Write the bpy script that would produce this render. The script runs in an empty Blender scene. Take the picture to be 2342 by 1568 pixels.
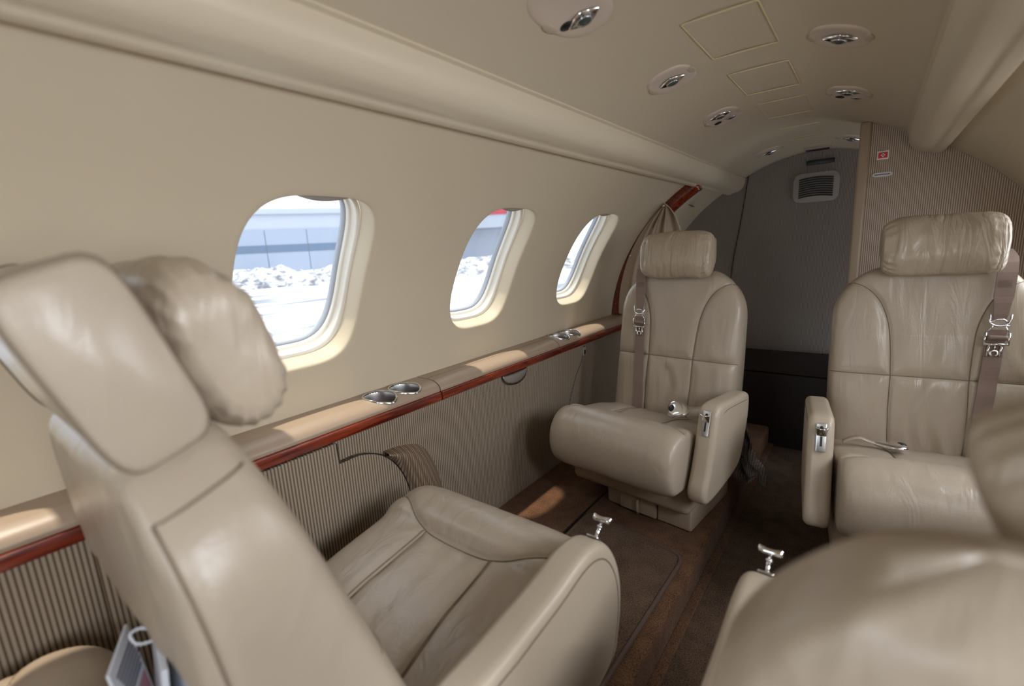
import bpy, bmesh, math, random
from mathutils import Vector, Matrix, noise
random.seed(7)
PI = math.pi
SC = bpy.context.scene
COL = SC.collection

# ------------------------------------------------------------------ camera
CAM = Vector((0.24, 0.0, 0.84))
RX = Vector((0.79405, -0.07749, 0.60290)); RY = Vector((0.60532, 0.18766, -0.77354)); 
def _norm(v): return v / v.length
_f, _cx, _cy = 1060.0, 1171.0, 784.0
_Y = _norm(Vector((2000 - _cx, -(527 - _cy), -_f)))
_X = -_norm(Vector((-250 - _cx, -(650 - _cy), -_f)))
_X = _norm(_X - _Y * _X.dot(_Y)); _Z = _X.cross(_Y)
cd = bpy.data.cameras.new('camera'); cam = bpy.data.objects.new('camera', cd); COL.objects.link(cam)
m3 = Matrix((_X, _Y, _Z))
cam.matrix_world = Matrix.Translation(CAM) @ m3.to_4x4()
cd.sensor_width = 36; cd.lens = _f / 2342 * 36; cd.clip_start = 0.01; cd.clip_end = 600
cd.dof.use_dof = True; cd.dof.focus_distance = 1.45; cd.dof.aperture_fstop = 2.6
SC.camera = cam

# ------------------------------------------------------------------ world, sun, lamps, exposure
SC.view_settings.view_transform = 'Standard'; SC.view_settings.look = 'None'
SC.view_settings.gamma = 1; SC.view_settings.use_curve_mapping = False
SC.view_settings.exposure = -0.17
w = bpy.data.worlds.new('sky'); SC.world = w; w.use_nodes = True
bgn = w.node_tree.nodes['Background']; bgn.inputs[0].default_value = (0.86, 0.93, 1.0, 1); bgn.inputs[1].default_value = 2.6
sd = bpy.data.lights.new('sun', 'SUN'); sd.energy = 5.0; sd.angle = math.radians(1.6); sd.color = (1, .90, .74)
so = bpy.data.objects.new('sun', sd); COL.objects.link(so)
sun_dir = Vector((0.105, 0.10, -1.0)).normalized()      # direction the light travels
so.rotation_euler = sun_dir.to_track_quat('-Z', 'Y').to_euler()
def area(name, loc, aim, sx, sy, power, color):
    l = bpy.data.lights.new(name, 'AREA'); l.shape = 'RECTANGLE'; l.size = sx; l.size_y = sy; l.energy = power; l.color = color
    o = bpy.data.objects.new(name, l); COL.objects.link(o); o.location = loc
    o.rotation_euler = (Vector(aim)).to_track_quat('-Z', 'Y').to_euler(); return o
# daylight coming through the starboard windows and the open entry door behind the camera
for i, yy in enumerate((-0.667, -0.085, 0.497, 1.08, 1.66)):
    area('window_daylight', (0.80, yy, 0.84), (-0.92, 0, -0.30), 0.24, 0.30, (7.0, 6.5, 6.0, 4.5, 2.2)[i], (0.95, 0.97, 1.0))
area('doorway_daylight', (-0.15, -1.50, 0.62), (0.05, 1, -0.08), 0.6, 0.95, 10.5, (0.80, 0.90, 1.0))
SC.cycles.max_bounces = 10; SC.cycles.diffuse_bounces = 6; SC.cycles.glossy_bounces = 4
SC.cycles.transparent_max_bounces = 12; SC.cycles.sample_clamp_indirect = 6.0
SC.cycles.use_denoising = True

# ------------------------------------------------------------------ materials
def nmat(name):
    m = bpy.data.materials.new(name); m.use_nodes = True
    return m, m.node_tree, m.node_tree.nodes['Principled BSDF']
def N(nt, typ, **kw):
    n = nt.nodes.new(typ)
    for k, v in kw.items(): setattr(n, k, v)
    return n
def simple(name, col, rough=.5, metal=0., bump=0., bscale=200., var=0., coat=0., spec=.5):
    m, nt, b = nmat(name)
    b.inputs['Base Color'].default_value = (*col, 1); b.inputs['Roughness'].default_value = rough
    b.inputs['Metallic'].default_value = metal; b.inputs['Coat Weight'].default_value = coat
    b.inputs['Specular IOR Level'].default_value = spec
    tc = N(nt, 'ShaderNodeTexCoord')
    if var:
        nz = N(nt, 'ShaderNodeTexNoise'); nz.inputs['Scale'].default_value = 9; nz.inputs['Detail'].default_value = 4
        nt.links.new(tc.outputs['Object'], nz.inputs['Vector'])
        mx = N(nt, 'ShaderNodeMix', data_type='RGBA')
        mx.inputs[6].default_value = (*[c * (1 - var) for c in col], 1); mx.inputs[7].default_value = (*[min(1, c * (1 + var)) for c in col], 1)
        nt.links.new(nz.outputs['Fac'], mx.inputs[0]); nt.links.new(mx.outputs[2], b.inputs['Base Color'])
    if bump:
        nz = N(nt, 'ShaderNodeTexNoise'); nz.inputs['Scale'].default_value = bscale; nz.inputs['Detail'].default_value = 3
        nt.links.new(tc.outputs['Object'], nz.inputs['Vector'])
        bp = N(nt, 'ShaderNodeBump'); bp.inputs['Strength'].default_value = bump; bp.inputs['Distance'].default_value = .001
        nt.links.new(nz.outputs['Fac'], bp.inputs['Height']); nt.links.new(bp.outputs[0], b.inputs['Normal'])
    return m
def leather(name, col, rough=.38, wr=.35, wdist=.004):
    m, nt, b = nmat(name)
    tc = N(nt, 'ShaderNodeTexCoord')
    nz = N(nt, 'ShaderNodeTexNoise'); nz.inputs['Scale'].default_value = 7; nz.inputs['Detail'].default_value = 5
    nt.links.new(tc.outputs['Object'], nz.inputs['Vector'])
    mx = N(nt, 'ShaderNodeMix', data_type='RGBA')
    mx.inputs[6].default_value = (*[c * .90 for c in col], 1); mx.inputs[7].default_value = (*[c * 1.08 for c in col], 1)
    nt.links.new(nz.outputs['Fac'], mx.inputs[0]); nt.links.new(mx.outputs[2], b.inputs['Base Color'])
    b.inputs['Roughness'].default_value = rough; b.inputs['Specular IOR Level'].default_value = .45
    # creases: stretched, warped noise ridges
    mp = N(nt, 'ShaderNodeMapping'); mp.inputs['Scale'].default_value = (26, 14, 5)
    nt.links.new(tc.outputs['Object'], mp.inputs['Vector'])
    n2 = N(nt, 'ShaderNodeTexNoise'); n2.inputs['Scale'].default_value = 1.0; n2.inputs['Detail'].default_value = 3; n2.inputs['Distortion'].default_value = 1.6
    nt.links.new(mp.outputs[0], n2.inputs['Vector'])
    vo = N(nt, 'ShaderNodeTexVoronoi'); vo.inputs['Scale'].default_value = 420
    nt.links.new(tc.outputs['Object'], vo.inputs['Vector'])
    b1 = N(nt, 'ShaderNodeBump'); b1.inputs['Strength'].default_value = wr; b1.inputs['Distance'].default_value = wdist
    nt.links.new(n2.outputs['Fac'], b1.inputs['Height'])
    b2 = N(nt, 'ShaderNodeBump'); b2.inputs['Strength'].default_value = .18; b2.inputs['Distance'].default_value = .0006
    nt.links.new(vo.outputs['Distance'], b2.inputs['Height']); nt.links.new(b1.outputs[0], b2.inputs['Normal'])
    nt.links.new(b2.outputs[0], b.inputs['Normal'])
    return m
def ribbed(name, axis, light, dark, pitch=.0105, vp=.0048):
    """woven wall cloth: upright cords of pale dashes on a brown ground; axis = horizontal coordinate"""
    m, nt, b = nmat(name)
    tc = N(nt, 'ShaderNodeTexCoord'); sp = N(nt, 'ShaderNodeSeparateXYZ'); nt.links.new(tc.outputs['Object'], sp.inputs[0])
    def M(op, a, bb=None, c=None):
        n = N(nt, 'ShaderNodeMath', operation=op)
        for i, v in enumerate((a, bb, c)):
            if v is None: continue
            if isinstance(v, (int, float)): n.inputs[i].default_value = v
            else: nt.links.new(v, n.inputs[i])
        return n.outputs[0]
    h = sp.outputs[axis]; z = sp.outputs[2]
    ph = M('MULTIPLY', h, 2 * PI / pitch)
    s1 = M('MULTIPLY_ADD', M('SINE', ph), .5, .5)
    half = M('FLOOR', M('MULTIPLY', h, 1 / pitch))
    s2 = M('MULTIPLY_ADD', M('SINE', M('ADD', M('MULTIPLY', z, 2 * PI / vp), M('MULTIPLY', half, 2.4))), .5, .5)
    f = M('MULTIPLY', M('POWER', s1, .62), M('MULTIPLY_ADD', s2, .6, .4))
    mx = N(nt, 'ShaderNodeMix', data_type='RGBA'); mx.inputs[6].default_value = (*dark, 1); mx.inputs[7].default_value = (*light, 1)
    nt.links.new(f, mx.inputs[0]); nt.links.new(mx.outputs[2], b.inputs['Base Color'])
    b.inputs['Roughness'].default_value = .9; b.inputs['Specular IOR Level'].default_value = .15
    bp = N(nt, 'ShaderNodeBump'); bp.inputs['Strength'].default_value = .5; bp.inputs['Distance'].default_value = .0012
    nt.links.new(f, bp.inputs['Height']); nt.links.new(bp.outputs[0], b.inputs['Normal'])
    return m
def woodmat(name):
    m, nt, b = nmat(name)
    tc = N(nt, 'ShaderNodeTexCoord'); mp = N(nt, 'ShaderNodeMapping'); mp.inputs['Scale'].default_value = (60, 5, 60)
    nt.links.new(tc.outputs['Object'], mp.inputs[0])
    nz = N(nt, 'ShaderNodeTexNoise'); nz.inputs['Scale'].default_value = 1.5; nz.inputs['Detail'].default_value = 6; nz.inputs['Distortion'].default_value = .8
    nt.links.new(mp.outputs[0], nz.inputs['Vector'])
    cr = N(nt, 'ShaderNodeValToRGB'); cr.color_ramp.elements[0].position = .35; cr.color_ramp.elements[0].color = (.075, .008, .004, 1)
    cr.color_ramp.elements[1].position = .68; cr.color_ramp.elements[1].color = (.27, .036, .010, 1)
    nt.links.new(nz.outputs['Fac'], cr.inputs[0]); nt.links.new(cr.outputs[0], b.inputs['Base Color'])
    b.inputs['Roughness'].default_value = .22; b.inputs['Coat Weight'].default_value = .6; b.inputs['Coat Roughness'].default_value = .12
    return m
def carpetmat(name, a, bcol):
    m, nt, b = nmat(name)
    tc = N(nt, 'ShaderNodeTexCoord')
    n1 = N(nt, 'ShaderNodeTexNoise'); n1.inputs['Scale'].default_value = 24; n1.inputs['Detail'].default_value = 6
    n2 = N(nt, 'ShaderNodeTexNoise'); n2.inputs['Scale'].default_value = 330; n2.inputs['Detail'].default_value = 3
    for n in (n1, n2): nt.links.new(tc.outputs['Object'], n.inputs['Vector'])
    ad = N(nt, 'ShaderNodeMath', operation='MULTIPLY_ADD'); ad.inputs[1].default_value = .35; nt.links.new(n1.outputs['Fac'], ad.inputs[0])
    mu = N(nt, 'ShaderNodeMath', operation='MULTIPLY'); mu.inputs[1].default_value = 1.0; nt.links.new(n2.outputs['Fac'], mu.inputs[0]); nt.links.new(mu.outputs[0], ad.inputs[2])
    cr = N(nt, 'ShaderNodeValToRGB'); cr.color_ramp.elements[0].position = .45; cr.color_ramp.elements[0].color = (*a, 1)
    cr.color_ramp.elements[1].position = .9; cr.color_ramp.elements[1].color = (*bcol, 1)
    nt.links.new(ad.outputs[0], cr.inputs[0]); nt.links.new(cr.outputs[0], b.inputs['Base Color'])
    b.inputs['Roughness'].default_value = 1; b.inputs['Specular IOR Level'].default_value = .05; b.inputs['Sheen Weight'].default_value = .08
    bp = N(nt, 'ShaderNodeBump'); bp.inputs['Strength'].default_value = .8; bp.inputs['Distance'].default_value = .003
    nt.links.new(n2.outputs['Fac'], bp.inputs['Height']); nt.links.new(bp.outputs[0], b.inputs['Normal'])
    return m
M_WALL = simple('cream_lining', (.605, .520, .385), .55, bump=.12, bscale=350, spec=.3)
M_CEIL = simple('cream_headliner', (.575, .495, .372), .6, bump=.15, bscale=350, spec=.25)
M_VAL = simple('cream_cove', (.63, .545, .415), .38, bump=.08, bscale=300, spec=.4)
M_REVEAL = simple('ivory_surround', (.82, .79, .70), .35)
M_LEATH = leather('beige_leather', (.415, .345, .268), .33, wr=.38, wdist=.006)
M_LEATH_W = leather('wrinkled_leather', (.42, .345, .262), .32, wr=.8, wdist=.008)
M_LEATH_T = leather('tan_leather', (.36, .28, .20), .42, wr=.15)
M_SHELL = simple('arm_shell', (.45, .375, .285), .36, bump=.1, bscale=260)
M_SEAM = simple('seam_thread', (.20, .155, .11), .8)
M_LEDGE = simple('tan_ledge_vinyl', (.36, .27, .195), .38, bump=.12, bscale=420)
M_FAB_Y = ribbed('ribbed_cloth_side', 1, (.50, .42, .32), (.085, .052, .028), pitch=.0068, vp=.0030)
M_FAB_X = ribbed('ribbed_cloth_cross', 0, (.66, .58, .48), (.19, .115, .075), pitch=.0054, vp=.0024)
M_FAB_D = ribbed('ribbed_cloth_aft', 0, (.52, .48, .44), (.13, .10, .085), pitch=.0055, vp=.0024)
M_FAB_B = ribbed('ribbed_cloth_pad', 1, (.34, .26, .18), (.10, .06, .036), pitch=.0068, vp=.05)
M_WOOD = woodmat('mahogany_veneer')
M_CARPET = carpetmat('brown_carpet', (.030, .014, .007), (.20, .100, .050))
M_CARPET_A = carpetmat('dark_aisle_carpet', (.020, .012, .008), (.155, .096, .058))
M_MAT = carpetmat('mat_carpet', (.030, .016, .009), (.17, .105, .064))
M_BIND = simple('mat_binding', (.085, .052, .038), .9, bump=.4, bscale=500)
M_CHROME = simple('chrome', (.80, .80, .82), .12, 1.0)
M_BRUSH = simple('brushed_aluminium', (.62, .62, .62), .32, 1.0, bump=.1, bscale=300)
M_BLACK = simple('black_plastic', (.012, .012, .013), .4)
M_DARK = simple('near_black_brown', (.016, .006, .005), .6)
M_LENS = simple('smoked_lens', (.05, .07, .065), .08, coat=1)
M_BELT = simple('mauve_webbing', (.235, .165, .135), .7, bump=.6, bscale=700, var=.05)
M_BEZEL = simple('pinkish_bezel', (.62, .52, .44), .42)
M_TAN = simple('tan_post', (.33, .245, .165), .5, bump=.1)
M_GREYP = simple('grey_vent_plastic', (.38, .345, .31), .5)
M_CURT = simple('linen_curtain', (.52, .43, .34), .9, bump=.9, bscale=260, var=.12)
M_CLOTH = ribbed('checked_cloth', 0, (.36, .31, .27), (.12, .095, .08), pitch=.006, vp=.006)
M_PAPER = simple('white_paper', (.62, .65, .70), .6)
M_INK = simple('printed_ink', (.07, .06, .09), .6)
M_PINKINK = simple('pink_ink', (.45, .20, .24), .6)
M_RED = simple('sign_red', (.62, .02, .03), .5)
M_WHITE = simple('sign_white', (.80, .78, .76), .5)
def snowmat():
    m, nt, b = nmat('dirty_ploughed_snow'); tc = N(nt, 'ShaderNodeTexCoord')
    nz = N(nt, 'ShaderNodeTexNoise'); nz.inputs['Scale'].default_value = 1.3; nz.inputs['Detail'].default_value = 9; nz.inputs['Roughness'].default_value = .75
    nt.links.new(tc.outputs['Object'], nz.inputs['Vector'])
    cr = N(nt, 'ShaderNodeValToRGB'); cr.color_ramp.elements[0].position = .42; cr.color_ramp.elements[0].color = (.10, .105, .12, 1)
    cr.color_ramp.elements[1].position = .60; cr.color_ramp.elements[1].color = (.62, .66, .72, 1)
    nt.links.new(nz.outputs['Fac'], cr.inputs[0]); nt.links.new(cr.outputs[0], b.inputs['Base Color']); b.inputs['Roughness'].default_value = .8
    return m
M_SNOW = snowmat()
M_HANGAR = simple('hangar_white', (.46, .49, .55), .7)
M_HDOOR = simple('hangar_door_panel', (.34, .39, .47), .7)
M_HBAND = simple('hangar_glazing', (.13, .18, .26), .4)
M_HRED = simple('red_sheeting', (.42, .05, .07), .7)
M_HGREY = simple('grey_sheeting', (.38, .41, .46), .7)
def glassmat():
    m = bpy.data.materials.new('acrylic_pane'); m.use_nodes = True; nt = m.node_tree; nt.nodes.clear()
    o = N(nt, 'ShaderNodeOutputMaterial'); t = N(nt, 'ShaderNodeBsdfTransparent'); g = N(nt, 'ShaderNodeBsdfGlossy'); g.inputs['Roughness'].default_value = .02
    t.inputs[0].default_value = (.97, .98, 1, 1)
    x = N(nt, 'ShaderNodeMixShader'); lw = N(nt, 'ShaderNodeLayerWeight'); lw.inputs[0].default_value = .5
    pw = N(nt, 'ShaderNodeMath', operation='POWER'); pw.inputs[1].default_value = 5; ml = N(nt, 'ShaderNodeMath', operation='MULTIPLY_ADD'); ml.inputs[1].default_value = .4; ml.inputs[2].default_value = .02
    nt.links.new(lw.outputs['Facing'], pw.inputs[0]); nt.links.new(pw.outputs[0], ml.inputs[0]); nt.links.new(ml.outputs[0], x.inputs[0]); nt.links.new(t.outputs[0], x.inputs[1]); nt.links.new(g.outputs[0], x.inputs[2]); nt.links.new(x.outputs[0], o.inputs[0])
    return m
M_GLASS = glassmat()
def apronmat():
    m, nt, b = nmat('wet_snowy_apron')
    tc = N(nt, 'ShaderNodeTexCoord'); mp = N(nt, 'ShaderNodeMapping'); mp.inputs['Scale'].default_value = (.5, .12, 1); mp.inputs['Rotation'].default_value = (0, 0, .45)
    nt.links.new(tc.outputs['Object'], mp.inputs[0])
    nz = N(nt, 'ShaderNodeTexNoise'); nz.inputs['Scale'].default_value = 1; nz.inputs['Detail'].default_value = 7; nt.links.new(mp.outputs[0], nz.inputs['Vector'])
    cr = N(nt, 'ShaderNodeValToRGB'); cr.color_ramp.elements[0].position = .40; cr.color_ramp.elements[0].color = (.17, .19, .23, 1)
    cr.color_ramp.elements[1].position = .56; cr.color_ramp.elements[1].color = (.70, .73, .78, 1)
    nt.links.new(nz.outputs['Fac'], cr.inputs[0]); nt.links.new(cr.outputs[0], b.inputs['Base Color']); b.inputs['Roughness'].default_value = .8
    return m
M_APRON = apronmat()

# ------------------------------------------------------------------ mesh helpers
def mesh_obj(name, verts, faces, m, parent=None, smooth=True, recalc=True):
    me = bpy.data.meshes.new(name); me.from_pydata([tuple(v) for v in verts], [], faces)
    if recalc:
        bm = bmesh.new(); bm.from_mesh(me); bmesh.ops.remove_doubles(bm, verts=bm.verts, dist=1e-6)
        bmesh.ops.recalc_face_normals(bm, faces=bm.faces); bm.to_mesh(me); bm.free()
    if smooth: me.polygons.foreach_set('use_smooth', [True] * len(me.polygons))
    me.materials.append(m)
    o = bpy.data.objects.new(name, me); COL.objects.link(o)
    if parent: o.parent = parent
    return o
def bm_obj(name, bm, m, parent=None, smooth=True):
    bmesh.ops.recalc_face_normals(bm, faces=bm.faces)
    me = bpy.data.meshes.new(name); bm.to_mesh(me); bm.free()
    me.polygons.foreach_set('use_smooth', [smooth] * len(me.polygons)); me.materials.append(m)
    o = bpy.data.objects.new(name, me); COL.objects.link(o)
    if parent: o.parent = parent
    return o
def shade_auto(o, ang=35):
    me = o.data; bm = bmesh.new(); bm.from_mesh(me)
    for e in bm.edges:
        if len(e.link_faces) == 2 and e.calc_face_angle(0) > math.radians(ang): e.smooth = False
    bm.to_mesh(me); bm.free(); return o
def empty(name, loc=(0, 0, 0), rz=0.):
    o = bpy.data.objects.new(name, None); COL.objects.link(o); o.location = loc; o.rotation_euler = (0, 0, rz); o.empty_display_size = .05; return o
def tag(o, label, cat, group=None):
    o['label'] = label; o['category'] = cat
    if group: o['group'] = group
    return o
def struct(o): o['kind'] = 'structure'; return o
def add_box(bm, c, s, bev=0., seg=3, rot=None):
    r = bmesh.ops.create_cube(bm, size=1); vs = r['verts']
    bmesh.ops.scale(bm, vec=s, verts=vs)
    if bev:
        es = list({e for v in vs for e in v.link_edges})
        rr = bmesh.ops.bevel(bm, geom=es, offset=bev, segments=seg, affect='EDGES', profile=.5)
        vs = list({v for f in rr['faces'] for v in f.verts} | {v for v in vs if v.is_valid})
    if rot is not None: bmesh.ops.rotate(bm, cent=(0, 0, 0), matrix=rot, verts=vs)
    bmesh.ops.translate(bm, vec=c, verts=vs); return vs
def box(name, c, s, m, parent=None, bev=0., seg=3, rot=None):
    bm = bmesh.new(); add_box(bm, c, s, bev, seg, rot); o = bm_obj(name, bm, m, parent, bev > 0)
    return shade_auto(o, 50) if bev else o
def catmull(P, n, closed=False):
    P = [Vector(p) for p in P]; L = len(P); out = []
    rng = L if closed else L - 1
    for i in range(rng):
        p1, p2 = P[i % L], P[(i + 1) % L]
        p0 = P[(i - 1) % L] if closed or i > 0 else p1 * 2 - p2
        p3 = P[(i + 2) % L] if closed or i + 2 < L else p2 * 2 - p1
        for k in range(n):
            t = k / n
            out.append(.5 * ((2 * p1) + (p2 - p0) * t + (2 * p0 - 5 * p1 + 4 * p2 - p3) * t * t + (3 * p1 - p0 - 3 * p2 + p3) * t ** 3))
    if not closed: out.append(P[-1])
    return out
def resample(P, n, closed=False):
    Q = list(P) + ([P[0]] if closed else []); d = [0.]
    for a, b in zip(Q, Q[1:]): d.append(d[-1] + (b - a).length)
    out = []; j = 0
    for i in range(n):
        t = d[-1] * i / (n if closed else n - 1)
        while j < len(d) - 2 and d[j + 1] < t: j += 1
        s = (t - d[j]) / max(1e-9, d[j + 1] - d[j]); out.append(Q[j].lerp(Q[j + 1], s))
    return out
def tube_geo(P, r, seg=8, closed=False, flat=None):
    P = [Vector(p) for p in P]; n = len(P); V = []; F = []; up = None
    for i in range(n):
        a = P[(i - 1) % n] if closed or i > 0 else P[i]; b = P[(i + 1) % n] if closed or i < n - 1 else P[i]
        t = (b - a).normalized()
        if up is None: up = t.orthogonal().normalized()
        up = (up - t * up.dot(t)).normalized(); s = t.cross(up)
        for k in range(seg):
            an = 2 * PI * k / seg; V.append(P[i] + up * (r * math.cos(an)) + s * (r * math.sin(an)))
    for i in range(n if closed else n - 1):
        for k in range(seg):
            F.append((i * seg + k, i * seg + (k + 1) % seg, ((i + 1) % n) * seg + (k + 1) % seg, ((i + 1) % n) * seg + k))
    if not closed: F.append(tuple(range(seg))[::-1]); F.append(tuple((n - 1) * seg + k for k in range(seg)))
    return V, F
def tube(name, P, r, m, parent=None, seg=8, closed=False):
    V, F = tube_geo(P, r, seg, closed); return mesh_obj(name, V, F, m, parent)
def tubes(name, PL, r, m, parent=None, seg=6):
    V, F = [], []
    for P in PL:
        v, f = tube_geo(P, r, seg); o = len(V); V += v; F += [tuple(i + o for i in q) for q in f]
    return mesh_obj(name, V, F, m, parent)
def grid(name, fn, nu, nv, m, parent=None, thick=0., closeu=False):
    V = [Vector(fn(i / (nu if closeu else nu - 1), j / (nv - 1))) for j in range(nv) for i in range(nu)]; F = []
    for j in range(nv - 1):
        for i in range(nu if closeu else nu - 1):
            F.append((j * nu + i, j * nu + (i + 1) % nu, (j + 1) * nu + (i + 1) % nu, (j + 1) * nu + i))
    o = mesh_obj(name, V, F, m, parent)
    if thick:
        md = o.modifiers.new('s', 'SOLIDIFY'); md.thickness = thick; md.offset = 0
    return o
def prism(name, P2, axis, a0, a1, m, parent=None, bev=0., seg=3, smooth=True):
    """closed outline P2 extruded along axis ('x': P2=(y,z), 'y': P2=(x,z), 'z': P2=(x,y))"""
    def mk(p, a): return {'x': (a, p[0], p[1]), 'y': (p[0], a, p[1]), 'z': (p[0], p[1], a)}[axis]
    bm = bmesh.new(); A = [bm.verts.new(mk(p, a0)) for p in P2]; B = [bm.verts.new(mk(p, a1)) for p in P2]; n = len(P2)
    fa = bm.faces.new(A); fb = bm.faces.new(B[::-1])
    for i in range(n): bm.faces.new((A[i], B[i], B[(i + 1) % n], A[(i + 1) % n]))
    if bev:
        es = [e for e in fa.edges] + [e for e in fb.edges]
        bmesh.ops.bevel(bm, geom=es, offset=bev, segments=seg, affect='EDGES', profile=.5)
    o = bm_obj(name, bm, m, parent, smooth); return shade_auto(o, 40)
def slab(name, P2, x0, x1, r, m, parent=None, seg=7, n=120, one=0, off=(0, 0)):
    """smooth rounded slab along x from closed outline P2 (y,z); r = edge radius; one=+1/-1 rounds only that face"""
    Q = resample([Vector((0, a, b)) for a, b in P2], n, True)
    area_ = sum(Q[i].y * Q[(i + 1) % n].z - Q[(i + 1) % n].y * Q[i].z for i in range(n)); sg = 1 if area_ > 0 else -1
    nr = []
    for i in range(n):
        t = (Q[(i + 2) % n] - Q[i - 2]).normalized(); nr.append(Vector((0, -t.z * sg, t.y * sg)))   # inward
    for _ in range(3): nr = [(nr[i - 1] + nr[i] * 2 + nr[(i + 1) % n]).normalized() for i in range(n)]
    rings = []
    A_ = [PI / 2 * k / seg for k in range(seg + 1)]
    if one >= 0 and one != 0 or one == 0: pass
    left = [(x0 + r * (1 - math.sin(a)), r * (1 - math.cos(a))) for a in A_[::-1]] if one <= 0 else [(x0, 0)]
    right = [(x1 - r * (1 - math.sin(a)), r * (1 - math.cos(a))) for a in A_] if one >= 0 else [(x1, 0)]
    V, F = [], []
    rr = [(left[0][0], left[0][1] + r)] + left + right + [(right[-1][0], right[-1][1] + r)]
    for x, d in rr:
        for i in range(n): q = Q[i] + nr[i] * d; V.append((x, q.y + off[0], q.z + off[1]))
    for j in range(len(rr) - 1):
        for i in range(n): F.append((j * n + i, j * n + (i + 1) % n, (j + 1) * n + (i + 1) % n, (j + 1) * n + i))
    F += [tuple(range(n)), tuple((len(rr) - 1) * n + i for i in range(n))]
    return mesh_obj(name, V, F, m, parent)
def cut(o, cutters):
    for c in cutters:
        md = o.modifiers.new('b', 'BOOLEAN'); md.operation = 'DIFFERENCE'; md.object = c; md.solver = 'EXACT'
    bpy.context.view_layer.update()
    ev = o.evaluated_get(bpy.context.evaluated_depsgraph_get()); me = bpy.data.meshes.new_from_object(ev)
    o.modifiers.clear(); o.data = me
    for c in cutters: bpy.data.objects.remove(c, do_unlink=True)
    return shade_auto(o, 35)
def sgn(x): return -1 if x < 0 else 1
def spow(c, p): return sgn(c) * abs(c) ** p
def fn3(v, s): return noise.noise(Vector(v) * s)

# ------------------------------------------------------------------ cabin shell
RC, ZC = 0.759, 0.432            # lining radius and centre height
PH0, PH1 = 0.093, 1.172
WINY = (-1.25, -0.667, -0.085, 0.497, 1.080, 1.662)
WPH, WHY, WHS = 0.497, 0.138, 0.193
def shell(side, y, s, out=0.):   # s = arc length from window centre; out = distance outward
    ph = WPH + s / RC; r = RC + out
    return Vector((side * r * math.cos(ph), y, ZC + r * math.sin(ph)))
def win_r(a, n=3.6):             # superellipse boundary point at direction a
    c, s = math.cos(a), math.sin(a)
    k = (abs(c / WHY) ** n + abs(s / WHS) ** n) ** (-1 / n); return k * c, k * s
def wall(side, name, y0, y1, wins):
    s0, s1 = (PH0 - WPH) * RC, (PH1 - WPH) * RC; V = []; F = []; M_ = 16; half = .2915
    def panel(ya, yb):
        nu = max(2, int((yb - ya) / .03)); o = len(V)
        for j in range(2 * M_ + 1):
            for i in range(nu + 1): V.append(shell(side, ya + (yb - ya) * i / nu, s0 + (s1 - s0) * j / (2 * M_)))
        for j in range(2 * M_):
            for i in range(nu): F.append((o + j * (nu + 1) + i, o + j * (nu + 1) + i + 1, o + (j + 1) * (nu + 1) + i + 1, o + (j + 1) * (nu + 1) + i))
    ys = y0
    for wy in wins:
        if wy - half > ys + 1e-4: panel(ys, wy - half)
        ob = []
        for j in range(M_): ob.append((-half, s0 + (s1 - s0) * j / M_))
        for j in range(M_): ob.append((-half + 2 * half * j / M_, s1))
        for j in range(M_): ob.append((half, s1 + (s0 - s1) * j / M_))
        for j in range(M_): ob.append((half - 2 * half * j / M_, s0))
        # finer inner ring: subdivide the outer ring 2x
        ob2 = []
        for i, p in enumerate(ob):
            q = ob[(i + 1) % len(ob)]; ob2 += [p, ((p[0] + q[0]) / 2, (p[1] + q[1]) / 2)]
        n = len(ob2); o = len(V)
        prof = [(t, 0.) for t in (1., .8, .6, .42, .28, .16, .08, .03)]      # rings from rectangle to lip
        lip = [(1.035, 0.), (1.018, .0012), (1.006, .005), (1., .012), (.985, .028), (.965, .050)]
        for t, _ in prof:
            for p in ob2:
                ix, iy = win_r(math.atan2(p[1] / WHS, p[0] / WHY)) if False else win_r(math.atan2(p[1], p[0]))
                ix *= 1.05; iy *= 1.05
                V.append(shell(side, wy + ix + (p[0] - ix) * t, iy + (p[1] - iy) * t))
        for k, d in lip:
            for p in ob2:
                ix, iy = win_r(math.atan2(p[1], p[0])); V.append(shell(side, wy + ix * k, iy * k, d))
        R = len(prof) + len(lip)
        for r in range(R - 1):
            for i in range(n): F.append((o + r * n + i, o + r * n + (i + 1) % n, o + (r + 1) * n + (i + 1) % n, o + (r + 1) * n + i))
        ys = wy + half
    if ys < y1 - 1e-4: panel(ys, y1)
    return struct(mesh_obj(name, V, F, M_WALL))
wall(-1, 'wall_left', -1.6, 2.72, WINY)
wall(1, 'wall_right', -1.6, 2.72, WINY)

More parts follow.
